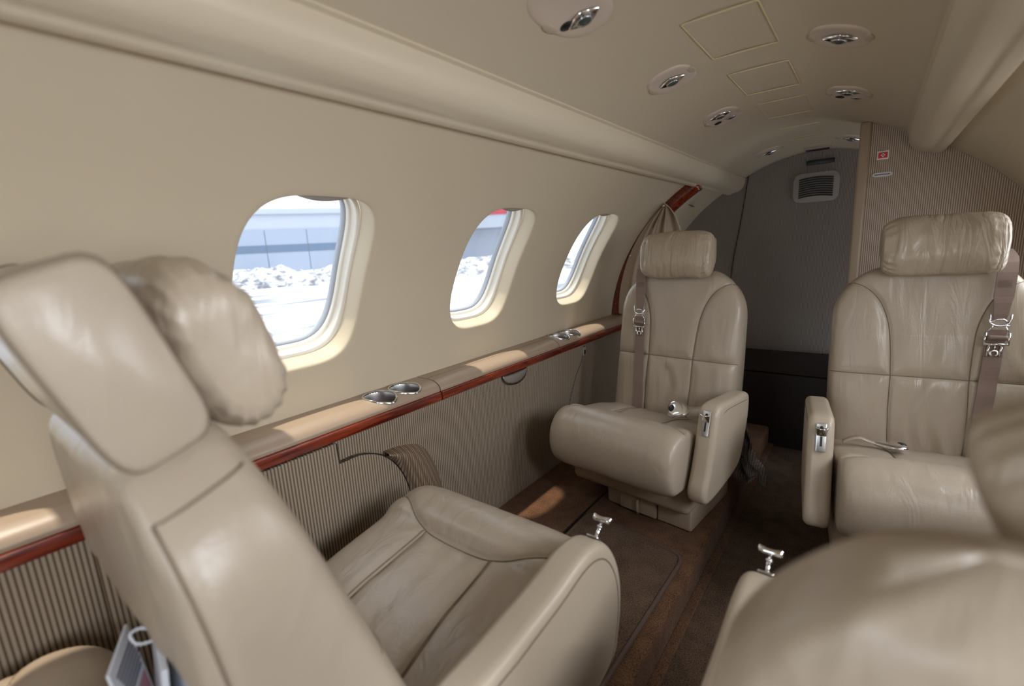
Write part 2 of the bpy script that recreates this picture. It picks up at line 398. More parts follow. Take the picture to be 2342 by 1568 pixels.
def ring_mesh(name, side, wy, prof, m, parent, n=96):
    V, F = [], []
    for k, d in prof:
        for i in range(n):
            ix, iy = win_r(2 * PI * i / n, 3.4); V.append(shell(side, wy + ix * k, iy * k, d))
    for r in range(len(prof) - 1):
        for i in range(n): F.append((r * n + i, r * n + (i + 1) % n, (r + 1) * n + (i + 1) % n, (r + 1) * n + i))
    return mesh_obj(name, V, F, m, parent)
def window(idx, side, wy):
    root = struct(empty('window_%d' % idx, shell(side, wy, 0))); inv = Matrix.Translation(-root.location)
    fr = ring_mesh('window_frame', side, wy, [(.975, .046), (.94, .047), (.925, .052), (.92, .068), (.90, .069), (.885, .074), (.88, .088)], M_REVEAL, root)
    se = ring_mesh('window_seal', side, wy, [(.905, .078), (.875, .079), (.862, .084), (.86, .095)], M_HGREY, root)
    n = 64; V = [shell(side, wy, 0, .09)]; F = []
    for k in (.3, .6, .9):
        for i in range(n):
            ix, iy = win_r(2 * PI * i / n, 3.4); V.append(shell(side, wy + ix * k, iy * k, .09))
    for i in range(n): F.append((0, 1 + i, 1 + (i + 1) % n))
    for r in range(2):
        for i in range(n): F.append((1 + r * n + i, 1 + r * n + (i + 1) % n, 1 + (r + 1) * n + (i + 1) % n, 1 + (r + 1) * n + i))
    pa = mesh_obj('pane', V, F, M_GLASS, root)
    md = pa.modifiers.new('s', 'SOLIDIFY'); md.thickness = .004
    # retracted shade with its crescent finger pull at the head of the window
    V, F = [], []; nn = 24
    for j in range(3):
        for i in range(nn + 1):
            t = i / nn * 2 - 1; drop = (.016 * max(0, math.cos(t * PI / 2 * 1.15)) ** .8 if abs(t) < .87 else 0) * (j / 2)
            V.append(shell(side, wy + .01 + t * .075 - .0, WHS * .985 - .003 - drop, .022 + .006 * math.sin(j / 2 * PI / 2)))
    for j in range(2):
        for i in range(nn): F.append((j * (nn + 1) + i, j * (nn + 1) + i + 1, (j + 1) * (nn + 1) + i + 1, (j + 1) * (nn + 1) + i))
    sh = mesh_obj('shade_pull', V, F, M_GREYP, root); md = sh.modifiers.new('s', 'SOLIDIFY'); md.thickness = .004
    for o in (fr, se, pa, sh): o.data.transform(inv)
    return root
for i, wy in enumerate(WINY[1:]):
    window(i + 1, -1, wy)
for i, wy in enumerate(WINY[1:]):
    window(i + 6, 1, wy)

# headliner
def zceil(x): return 1.222 - .9 * x * x
struct(grid('ceiling', lambda u, v: (-.335 + .67 * u, -1.6 + 4.32 * v, zceil(-.335 + .67 * u)), 40, 60, M_CEIL, thick=.004))
# hatch outlines pressed into the headliner
def hatch(i, y0, y1, hx=.0615):
    P = []; r = .006
    for cx, cy, a0 in ((hx - r, y1 - r, 0), (-hx + r, y1 - r, 90), (-hx + r, y0 + r, 180), (hx - r, y0 + r, 270)):
        for k in range(5):
            a = math.radians(a0 + 22.5 * k); P.append(Vector((cx + r * math.cos(a), cy + r * math.sin(a), 0)))
    V, F = [], []
    for q in (-.0017, .0, .0017):
        for p in P:
            d = Vector((p.x, p.y - (y0 + y1) / 2, 0)).normalized(); pp = p + d * q
            V.append((pp.x, pp.y, zceil(pp.x) - (.0024 if q else .0036)))
    n = len(P)
    for r_ in range(2):
        for k in range(n): F.append((r_ * n + k, r_ * n + (k + 1) % n, (r_ + 1) * n + (k + 1) % n, (r_ + 1) * n + k))
    o = mesh_obj('trim_%d' % i, V, F, M_HATCH); md = o.modifiers.new('s', 'SOLIDIFY'); md.thickness = .001; struct(o)
M_HATCH = simple('hatch_edge', (.70, .58, .34), .5)
for i, (a, b) in enumerate(((.925, 1.14), (1.268, 1.48), (1.605, 1.817), (2.02, 2.245), (2.29, 2.49))): hatch(i + 10, a, b)

# cove valances
def valance(name, side, y0, y1, label):
    pr = catmull([(.318, 1.160), (.303, 1.148), (.3015, 1.122), (.307, 1.098), (.322, 1.079), (.342, 1.0705), (.358, 1.0680), (.368, 1.0625), (.382, 1.0615), (.392, 1.068), (.400, 1.086), (.40, 1.105)], 6)
    V, F = [], []; ys = [y0 + (y1 - y0) * k / 40 for k in range(41)]
    n = len(pr)
    for y in ys:
        for p in pr: V.append((side * p[0], y, p[1]))
    for j in range(40):
        for i in range(n): F.append((j * n + i, j * n + (i + 1) % n, (j + 1) * n + (i + 1) % n, (j + 1) * n + i))
    F.append(tuple(range(n))); F.append(tuple(40 * n + k for k in range(n)))
    o = mesh_obj(name, V, F, M_VAL); shade_auto(o, 50); return struct(o)
valance('trim_1', -1, -1.6, 2.697, '')
valance('trim_2', 1, -1.6, 1.990, '')

# lower side panels (ribbed cloth)
def lower(side, name, y1):
    return struct(grid(name, lambda u, v: (side * (.675 + .014 * (1 - v) + .0 * u), -1.6 + (y1 + 1.6) * u, -.02 + .49 * v), 60, 16, M_FAB_Y, thick=.006))
lower(-1, 'wall_left_lower', 2.70); lower(1, 'wall_right_lower', 2.00)

# floor: raised side floors and the dropped aisle
def floor_part(name, P, m): return struct(prism(name, P, 'y', -1.6, 2.72, m))
def arc2(cx, cz, r, a0, a1, n=6): return [(cx + r * math.cos(math.radians(a0 + (a1 - a0) * k / n)), cz + r * math.sin(math.radians(a0 + (a1 - a0) * k / n))) for k in range(n + 1)]
floor_part('floor_left', [(-.72, -.14), (-.72, 0)] + arc2(-.082, -.012, .012, 90, 0) + [(-.072, -.14)], M_CARPET)
floor_part('floor_right', [(.72, -.14), (.72, 0)] + arc2(.262, -.012, .012, 90, 180) + [(.25, -.14)], M_CARPET)
floor_part('floor_aisle', [(-.10, -.16), (-.10, -.088), (.30, -.088), (.30, -.16)], M_CARPET_A)
struct(box('trim_3', (-.060, .55, -.083), (.024, 4.2, .010), M_CARPET, bev=.004))
struct(box('trim_4', (-.432, .56, .0005), (.006, 4.28, .003), M_BLACK))
# mat with bound edge
mt = tag(empty('floor_mat', (-.3, .7, 0)), 'brown carpet floor mat with bound edge lying in front of the window seat', 'mat')
def matoutline(off=0.):
    pts = []
    cs = [(-.118 + .0, .30), (-.101, 1.135), (-.415, 1.195), (-.415, .30)]
    out = []
    n = len(cs)
    for i in range(n):
        p = Vector(cs[i]); a = (Vector(cs[i - 1]) - p).normalized(); b = (Vector(cs[(i + 1) % n]) - p).normalized(); r = .035
        for k in range(7):
            t = k / 6; q = (p + a * r) * (1 - t) ** 2 + p * 2 * t * (1 - t) + (p + b * r) * t * t; out.append(q)
    return out
mo = matoutline()
prism('mat_pile', [(p.x + .3, p.y - .7) for p in mo], 'z', .0005, .009, M_MAT, mt)
tube('mat_binding', [Vector((p.x + .3, p.y - .7, .0065)) for p in mo], .0055, M_BIND, mt, closed=True)

# ------------------------------------------------------------------ side ledge with wood strip
def ledge_prof(z0=.505):
    c = catmull([(.760, .5052), (.700, .5050), (.682, .5020), (.668, .4945), (.661, .485), (.6605, .477)], 6)
    return [(p[0], p[1]) for p in c] + [(.672, .472), (.762, .472)]
def ledge_seg(name, side, y0, y1, parent, m=M_LEDGE):
    return prism(name, [(side * a, b) for a, b in ledge_prof()], 'y', y0, y1, m, parent, bev=.0012, seg=2)
def teardrop(n=56):
    out = []
    for k in range(n):
        a = 2 * PI * k / n; r = .0355 * (1 + .05 * math.cos(2 * a)); x, y = r * math.cos(a), r * math.sin(a)
        # spout lip: bulges towards the cabin and aft
        g = max(0, math.cos(a - math.radians(38))) ** 6; d = max(0, math.cos(a - math.radians(-12))) ** 10
        r2 = 1 + .16 * g - .06 * d
        out.append((x * r2 * 1.0, y * r2 * 1.08))
    return out
def ledge(side, y_end, label, cups):
    root = tag(empty('side_ledge', (side * .70, .5, .45)), label, 'ledge')
    segs = [(-1.6, .828), (.832, 1.44), (1.444, y_end)]
    for i, (a, b) in enumerate(segs):
        o = ledge_seg('table_lid' if i == 1 else 'ledge_top', side, a, b, None)
        cs = []
        for cx, cy in cups:
            if a < cy < b:
                cs.append(prism('cutter', [(side * cx + side * -1 * p[0] * .97, cy + p[1] * .97) for p in teardrop()], 'z', .44, .56, M_LEDGE))
        if cs: cut(o, cs)
        o.data.transform(Matrix.Translation(-root.location)); o.parent = root
        wpr = [(.662, .4765), (.6565, .474), (.6540, .464), (.6550, .454), (.662, .4495), (.69, .449), (.69, .4765)]
        q = prism('wood_strip', [(side * x, z) for x, z in wpr], 'y', a, b, M_WOOD, None, bev=.0008, seg=1)
        q.data.transform(Matrix.Translation(-root.location)); q.parent = root
    tube('lid_seam', [Vector((side * .714, .834, .5052)) - root.location, Vector((side * .714, 1.442, .5052)) - root.location], .0008, M_SEAM, root)
    return root
CUPS = [(.7025, .662), (.7045, .742), (.7035, 1.505), (.7045, 1.592)]
lg = ledge(-1, 2.12, 'tan vinyl ledge with red wood strip running below the three windows', CUPS)
ledge(1, 1.99, 'tan vinyl ledge with red wood strip hidden behind the seats facing the windows', [])
# crescent finger pull below the table lid
root = tag(empty('table_latch', (-.668, 1.17, .43)), 'silver crescent finger pull under the red wood strip', 'latch')
P = [Vector((0, .062 * math.cos(a), .0)) for a in [PI * k / 16 for k in range(17)]]
V = []; F = []
for j in range(5):
    for k in range(17):
        a = PI * k / 16; rr = j / 4
        V.append((.004 + .006 * math.sin(rr * PI / 2) * math.sin(a), .066 * math.cos(a), .018 - .040 * math.sin(a) * rr))
for j in range(4):
    for k in range(16): F.append((j * 17 + k, j * 17 + k + 1, (j + 1) * 17 + k + 1, (j + 1) * 17 + k))
o = mesh_obj('latch_cup', V, F, M_BRUSH, root); md = o.modifiers.new('s', 'SOLIDIFY'); md.thickness = .003

def cup_holder(x, y, label):
    root = tag(empty('cup_holder', (-x, y, .505)), label, 'cup holder', 'steel cup holders set in the ledge')
    td = teardrop(); n = len(td); V, F = [], []
    prof = [(1.07, -.002), (1.06, .0012), (1.02, .0026), (.97, .0018), (.945, -.002), (.935, -.012), (.93, -.030), (.92, -.050), (.80, -.054)]
    def lz(px):
        q = x - px; L_ = [p for p in ledge_prof()[:-2]]
        for (a, b), (c, d) in zip(L_, L_[1:]):
            if c <= q <= a: return b + (d - b) * (a - q) / max(1e-9, a - c) - .5035
        return 0 if q > .7 else -.016
    for k, z in prof:
        for p in td: V.append((p[0] * k, p[1] * k, z + lz(min(p[0], .042)) * (1 if z > -.03 else .3)))
    for r in range(len(prof) - 1):
        for i in range(n): F.append((r * n + i, r * n + (i + 1) % n, (r + 1) * n + (i + 1) % n, (r + 1) * n + i))
    F.append(tuple((len(prof) - 1) * n + i for i in range(n)))
    me = mesh_obj('cup_wall', V[3 * n:], [tuple(i - 3 * n for i in f) for f in F if min(f) >= 3 * n], M_BRUSH, root)
    mesh_obj('cup_rim', V[:5 * n], [f for f in F if max(f) < 5 * n], M_CHROME, root)
    return root
for (x, y), l in zip(CUPS, ('first steel cup holder in the ledge, nearest the big beige seat back', 'steel cup holder just ahead of the ledge lid seam, second along the ledge',
                            'small steel cup holder beside the aft window seat, nearer of the far pair', 'small steel cup holder beside the aft window seat, last one on the ledge')):
    cup_holder(x, y, l)
# raised cloth pads on the side panel
pad = tag(empty('side_pad', (-.675, .62, 0)), 'ribbed cloth arm recess pad bulging from the side panel by the tan cushion', 'wall pad')
def padshape(name, top, x0, x1, m, bev):
    P = catmull([(a, b, 0) for a, b in top], 8)
    P = P + [Vector((top[-1][0], -.0, 0)), Vector((top[0][0], -.0, 0))]
    return slab(name, [(p[0] - .62, p[1]) for p in P], x0 + .675, x1 + .675, bev, m, pad, one=1, n=260)
FC = resample(catmull([(.626, .373, 0), (.666, .325, 0), (.690, .26, 0), (.700, .16, 0), (.702, .02, 0)], 10), 61)
OC = resample(catmull([(.640, .376, 0), (.700, .372, 0), (.765, .348, 0), (.812, .27, 0), (.833, .16, 0), (.84, .02, 0)], 10), 61)
def padr(u, v):
    k = int(round(v * 60)); p = FC[k].lerp(OC[k], u)
    return (.012 + .020 * math.sin(PI * min(1, u * 1.05) ** .8) - .020 * max(0, u - .6) / .4 * u, p.x - .62, p.y)
grid('pad_rear', padr, 40, 61, M_FAB_B, pad)
def padfront():
    c_ = [(p[0], p[1]) for p in catmull([(.512, .399, 0), (.57, .397, 0), (.625, .372, 0), (.665, .325, 0), (.690, .26, 0), (.70, .16, 0), (.702, .02, 0)], 8)]
    P = [(.10, .02), (.10, .448), (.508, .448)] + c_
    slab('pad_front', [(a - .62, b) for a, b in P], -.003, .018, .003, M_FAB_Y, pad, one=1, n=300)
    tube('pad_piping', [Vector((.0165, .5105 - .62, .447 - .048 * k / 6)) for k in range(7)] + [Vector((.0165, a - .62 + .001, b + .001)) for a, b in c_], .0014, M_BLACK, pad)
padfront()
pl = tag(empty('wall_socket', (-.672, 1.652, .418)), 'small dark socket on the ribbed cloth panel beside the aft window seat', 'socket')
box('socket_plate', (0, 0, 0), (.004, .026, .034), M_GREYP, pl, bev=.001); box('socket_face', (.003, 0, -.004), (.003, .011, .018), M_BLACK, pl, bev=.0006)
struct(tube('trim_5', [Vector((-.6715 - .014 * (1 - (p[1] + .02) / .49), p[0], p[1])) for p in catmull([(1.655, .44), (1.63, .38), (1.58, .32), (1.53, .22), (1.51, .10), (1.505, .01)], 8)], .0012, M_BLACK))

# ------------------------------------------------------------------ aft end
struct(box('wall_aft', (-.05, 2.72, .65), (1.5, .03, 1.4), M_FAB_D))
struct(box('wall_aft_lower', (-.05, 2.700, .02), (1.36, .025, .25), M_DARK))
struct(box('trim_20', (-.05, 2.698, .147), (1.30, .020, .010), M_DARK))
struct(tube('trim_6', [Vector((p[0], 2.703, p[1])) for p in catmull([(-.288, 1.15), (-.300, 1.05), (-.322, .88), (-.346, .72), (-.36, .50), (-.365, .15)], 8)], .0022, M_BLACK))
shade_blk = tag(empty('aft_shade_block', (-.20, 2.46, 0)), 'low near-black brown block added for the shade below the grey ribbed aft wall', 'shade block')  # block added to darken the aft bay; its near-black colour stands for shade
box('shade_block_body', (0, 0, .058), (.78, .42, .385), M_DARK, shade_blk, bev=.01); box('shade_block_top', (0, 0, .256), (.78, .43, .012), M_DARK, shade_blk, bev=.004)
# forward bulkhead (behind the camera)
struct(box('wall_forward', (0, -1.62, .6), (1.6, .03, 1.6), M_WALL))
# dividing panel behind the wide seat
def divider():
    P = [(.195, -.14), (.195, zceil(.195) + .004)] + [(x, zceil(x) + .004) for x in (.22, .25, .28, .31)]
    for k in range(15):
        ph = 1.15 - 1.15 * k / 14; P.append((RC * math.cos(ph), ZC + RC * math.sin(ph)))
    P += [(.71, .40), (.70, -.14)]
    struct(prism('wall_divider', P, 'y', 2.0, 2.035, M_FAB_X, smooth=False))
    struct(box('trim_7', (.1925, 2.012, .52), (.029, .060, 1.33), M_TAN, bev=.006))
divider()
# wooden hoop at the aft bay
V, F = [], []
pr = [(.765, 2.085), (.728, 2.083), (.715, 2.090), (.709, 2.104), (.709, 2.122), (.716, 2.134), (.765, 2.138)]
na = 50
for k in range(na + 1):
    ph = 0.05 + 1.005 * k / na
    for r, y in pr: V.append((-r * math.cos(ph), y, ZC + r * math.sin(ph)))
n = len(pr)
for k in range(na):
    for i in range(n): F.append((k * n + i, k * n + (i + 1) % n, (k + 1) * n + (i + 1) % n, (k + 1) * n + i))
F += [tuple(range(n)), tuple(na * n + i for i in range(n))]
hoop = struct(mesh_obj('trim_8', V, F, M_WOOD))

# curtain snapped back against the hoop
cur = tag(empty('tied_curtain', (-.60, 2.07, .75)), 'beige linen curtain snapped back against the red wood hoop', 'curtain')
Lc = catmull([(-.494, 2.085, 1.003), (-.545, 2.083, .957), (-.612, 2.082, .873), (-.667, 2.082, .770), (-.700, 2.08, .660), (-.712, 2.08, .58), (-.714, 2.08, .515)], 10)
Rc = catmull([(-.490, 2.065, 1.003), (-.455, 2.06, .975), (-.425, 2.05, .93), (-.405, 2.05, .86), (-.40, 2.05, .76), (-.40, 2.05, .6), (-.42, 2.05, .40)], 10)
def curf(u, v):
    a = Lc[min(len(Lc) - 1, int(v * (len(Lc) - 1)))]; b = Rc[min(len(Rc) - 1, int(v * (len(Rc) - 1)))]
    p = a.lerp(b, u); amp = .014 * min(1, v * 5) * math.sin(min(1, u * 1.5) * PI * .5)
    return (p.x, p.y + amp * (math.sin(u * 22 + 1.2 * math.sin(v * 4)) + .5 * math.sin(u * 41 + 2)), p.z)
grid('curtain_cloth', lambda u, v: Vector(curf(u, v)) - cur.location, 70, 61, M_CURT, cur, thick=.002)
tube('curtain_hem', [Vector(curf(1, v / 40)) - cur.location + Vector((0, -.003, 0)) for v in range(41)], .003, M_CURT, cur)
def snap(p):
    bm = bmesh.new(); bmesh.ops.create_uvsphere(bm, u_segments=16, v_segments=8, radius=.0055); bmesh.ops.scale(bm, vec=(1, .5, 1), verts=bm.verts)
    o = bm_obj('snap', bm, M_CHROME, cur); o.location = Vector(p) - cur.location
snap((-.492, 2.054, .993)); snap((-.650, 2.068, .785))
cl = tag(empty('hanging_cloth', (-.02, 1.68, 0)), 'checked grey-beige cloth hanging crumpled to the floor behind the window seat', 'cloth')
def clf(u, v):
    z = .27 * (1 - v) ** 1.15 + .004; g = min(1, v * 1.4)
    wdt = .022 + .105 * v ** 1.6; x = -.070 + .030 * v + (u - .5) * wdt
    y = 1.655 + .018 * math.sin(u * 10 + 5 * v) * (.4 + v) - .02 * v + .018 * math.sin(u * 17 + 2) * g
    z += max(0, v - .55) * .10 * (.5 + .5 * math.sin(u * 9 + v * 8))
    x += .020 * max(0, v - .5) * math.sin(v * 14 + u * 3)
    return Vector((x + .012 * fn3((u * 2, v * 4, 1), 2), y + .01 * fn3((u * 3, v * 5, 7), 2), max(.003, z)))
grid('cloth_folds', lambda u, v: clf(u, v) - cl.location, 50, 70, M_CLOTH, cl, thick=.003)

# ventilation grille on aft wall
vg = tag(empty('air_grille', (.005, 2.70, 1.055)), 'rounded grey air grille with dark slots on the aft wall', 'air grille')
def rrect(hx, hz, r, n=6):
    P = []
    for cx, cz, a0 in ((hx - r, hz - r, 0), (-hx + r, hz - r, 90), (-hx + r, -hz + r, 180), (hx - r, -hz + r, 270)):
        P += [(cx + r * math.cos(math.radians(a0 + 90 * k / n)), cz + r * math.sin(math.radians(a0 + 90 * k / n))) for k in range(n + 1)]
    return P
prism('grille_frame', rrect(.092, .066, .03), 'y', -.012, .004, M_GREYP, vg, bev=.004)
for k in range(9):
    z = -.040 + k * .0101
    def fnb(t): return (t, z + .008 * (1 - (t / .07) ** 2) - .004)
    tube('slot', [Vector((-.068 + .136 * i / 12, -.0135, fnb(-.068 + .136 * i / 12)[1])) for i in range(13)], .0034, M_BLACK, vg)
sl = tag(box('placard', (.015, 2.698, 1.168), (.112, .006, .021), M_BLACK, bev=.002), 'black blank placard above the grey air grille', 'placard')
ex = tag(empty('ceiling_sign', (.01, 2.60, 1.216)), 'dark rectangular lit-sign lens on the ceiling ahead of the aft wall', 'sign')
box('sign_body', (0, 0, 0), (.10, .05, .012), M_GREYP, ex, bev=.002); box('sign_lens', (0, 0, -.007), (.088, .040, .004), M_BLACK, ex, bev=.001)
lb = tag(box('wall_label', (0, 0, 0), (.055, .002, .022), simple('lilac_label', (.20, .16, .22), .5)), 'small lilac label on the curved wall of the aft bay', 'label')
lb.matrix_world = Matrix.Translation((-.484, 2.42, 1.008)) @ Matrix.Rotation(math.radians(90), 4, 'Z') @ Matrix.Rotation(math.radians(-52), 4, 'X')
# first-aid sign and latch plate on divider
sg = tag(empty('first_aid_sign', (.243, 1.998, 1.077)), 'small white sign with red square and white cross on the ribbed divider', 'sign')
box('sign_card', (0, 0, 0), (.030, .002, .026), M_WHITE, sg, bev=.0005); box('red_square', (0, -.0015, 0), (.024, .001, .018), M_RED, sg)
bm = bmesh.new(); add_box(bm, (0, -.0024, 0), (.011, .001, .0035)); add_box(bm, (0, -.0024, 0), (.0035, .001, .011)); bm_obj('white_cross', bm, M_WHITE, sg, False)
tg = tag(empty('slot_plate', (.246, 1.998, 1.017)), 'narrow silver scalloped plate with a slot below the first aid sign', 'plate')
P = []
for k in range(60):
    a = 2 * PI * k / 60; P.append((.026 * spow(math.cos(a), .7) * (1 + .02 * math.sin(a * 22)), .007 * spow(math.sin(a), .7) * (1 + .10 * math.sin(a * 22))))
prism('plate_body', P, 'y', -.003, .001, simple('pale_plate', (.55, .53, .54), .4), tg); box('plate_slot', (0, -.0035, 0), (.040, .001, .0022), M_BLACK, tg)

# ------------------------------------------------------------------ reading-light / air-outlet bezels on the ceiling
def bezel(x, y, ly, label, kind, big=1.0):
    root = tag(empty('reading_light', (x, y, zceil(x))), label, 'ceiling light')
    ang = math.atan(-1.8 * x); root.rotation_euler = (0, -ang, 0)
    a, b = .052, ly; n = 72; V, F = [], []
    prof = [(1.0, .0), (.99, -.003), (.95, -.0052), (.86, -.0062), (.70, -.0055), (.50, -.0040), (.30, -.003), (.0, -.003)]
    def se(k, t): return (a * k * spow(math.cos(t), .78), b * k * spow(math.sin(t), .78))
    for k, z in prof:
        for i in range(n): p = se(k, 2 * PI * i / n); V.append((p[0], p[1], z))
    for r in range(len(prof) - 1):
        for i in range(n): F.append((r * n + i, r * n + (i + 1) % n, (r + 1) * n + (i + 1) % n, (r + 1) * n + i))
    mesh_obj('bezel', V, F, M_BEZEL, root)
    tube('bezel_gap', [Vector((*se(1.005, 2 * PI * i / n), -.0006)) for i in range(n)], .0012, M_HATCH, root, closed=True)
    # finger reliefs at the two ends
    for s in (-1, 1):
        bm = bmesh.new(); bmesh.ops.create_uvsphere(bm, u_segments=24, v_segments=10, radius=1)
        bmesh.ops.scale(bm, vec=(.008, .020, .0022), verts=bm.verts); bmesh.ops.translate(bm, vec=(s * a * .88, s * -.004, -.0055), verts=bm.verts)
        bm_obj('finger_relief', bm, M_HATCH2, root)
    ey = {'one': 0., 'three': -ly * .42, 'near': .035}[kind]
    # almond eye: chrome shell, dark lens ball, lamp glass
    V, F = [], []; m_ = 40
    ring = [(1.0, -.0050), (.93, -.0088), (.82, -.0086), (.66, -.0070)]
    for k, z in ring:
        for i in range(m_):
            t = 2 * PI * i / m_; cx = .029 * math.cos(t); V.append((cx * k, ey + k * sgn(math.sin(t)) * .0165 * (1 - abs(math.cos(t)) ** 1.7), z))
    for r in range(len(ring) - 1):
        for i in range(m_): F.append((r * m_ + i, r * m_ + (i + 1) % m_, (r + 1) * m_ + (i + 1) % m_, (r + 1) * m_ + i))
    F.append(tuple((len(ring) - 1) * m_ + i for i in range(m_)))
    mesh_obj('eye_shell', V, F, M_CHROME, root)
    bm = bmesh.new(); bmesh.ops.create_uvsphere(bm, u_segments=28, v_segments=14, radius=.0145); bmesh.ops.scale(bm, vec=(1, .9, .55), verts=bm.verts)
    bmesh.ops.translate(bm, vec=(0, ey + .001, -.0068), verts=bm.verts); ln = bm_obj('lamp_lens', bm, M_LENS, root)
    tube('lens_ring', [Vector((.0125 * math.cos(2 * PI * i / 24), ey + .001 + .0112 * math.sin(2 * PI * i / 24), -.0108)) for i in range(24)], .0012, M_CHROME, root, closed=True)
    if kind in ('three', 'near'):
        for sx, sy, r in ((-.022, ly * .40, .0095), (.016, ly * .44, .012)):
            if kind == 'near' and sx > 0: continue
            if kind == 'near': sx, sy, r = -.026, .026, .0105
            tube('nozzle_ring', [Vector((sx + r * math.cos(2 * PI * i / 20), sy + r * .8 * math.sin(2 * PI * i / 20), -.0056)) for i in range(20)], .0013, M_BRUSH if sx > 0 else M_BLACK, root, closed=True)
            bm = bmesh.new(); bmesh.ops.create_uvsphere(bm, u_segments=20, v_segments=10, radius=r * .92); bmesh.ops.scale(bm, vec=(1, .8, .4), verts=bm.verts)
            bmesh.ops.translate(bm, vec=(sx, sy, -.0045), verts=bm.verts); bm_obj('air_nozzle', bm, M_BRUSH if sx > 0 else M_BLACK, root)
    return root
M_HATCH2 = simple('relief_beige', (.50, .41, .30), .6)
bezel(-.155, .700, .088, 'big ceiling light unit cut by the top of the picture, with black air nozzle', 'near')
bezel(-.152, 1.143, .064, 'oval ceiling reading light beside the second square hatch, above the window wall', 'one')
bezel(.163, 1.140, .064, 'oval ceiling reading light opposite the second hatch, nearest the dividing panel side valance', 'one')
bezel(-.150, 1.590, .082, 'oval ceiling unit with two air nozzles beside the third hatch, window side', 'three')
bezel(.160, 1.605, .082, 'oval ceiling unit with two air nozzles beside the third hatch, divider side', 'three')
bezel(-.150, 2.395, .082, 'faint far ceiling light over the aft bay, window side', 'one')
bezel(.140, 2.377, .082, 'far ceiling light partly hidden by the tan divider post', 'one')

# ------------------------------------------------------------------ seats
def groove(d): return -.0036 * math.exp(-(d / .0032) ** 2) - .0045 * math.exp(-(d / .016) ** 2)
def pdist(px, py, poly):
    best = 9
    for (ax, ay), (bx, by) in zip(poly, poly[1:]):
        dx, dy = bx - ax, by - ay; t = max(0, min(1, ((px - ax) * dx + (py - ay) * dy) / max(1e-12, dx * dx + dy * dy)))
        d = math.hypot(px - ax - dx * t, py - ay - dy * t)
        if d < best: best = d
    return best
def c2(P, n=5): return [(p[0], p[1]) for p in catmull([(a, b, 0) for a, b in P], n)]
UPC = c2([(.078, .19), (.082, .27), (.090, .335), (.113, .395), (.150, .432), (.2, .449), (.225, .452)])
BACK_SEAMS = [[(-.225, .19), (.225, .19)], [(.078, .19), (.079, .10), (.074, -.03)], [(-.078, .19), (-.079, .10), (-.074, -.03)], UPC, [(-a, b) for a, b in UPC]]
def wid(v, L=.484):
    w_ = .213 - .004 * max(0, (.19 - v) / .2)
    t = (v - (L - .155)) / .155
    if t > 0: w_ -= .085 * t ** 2.6
    return w_
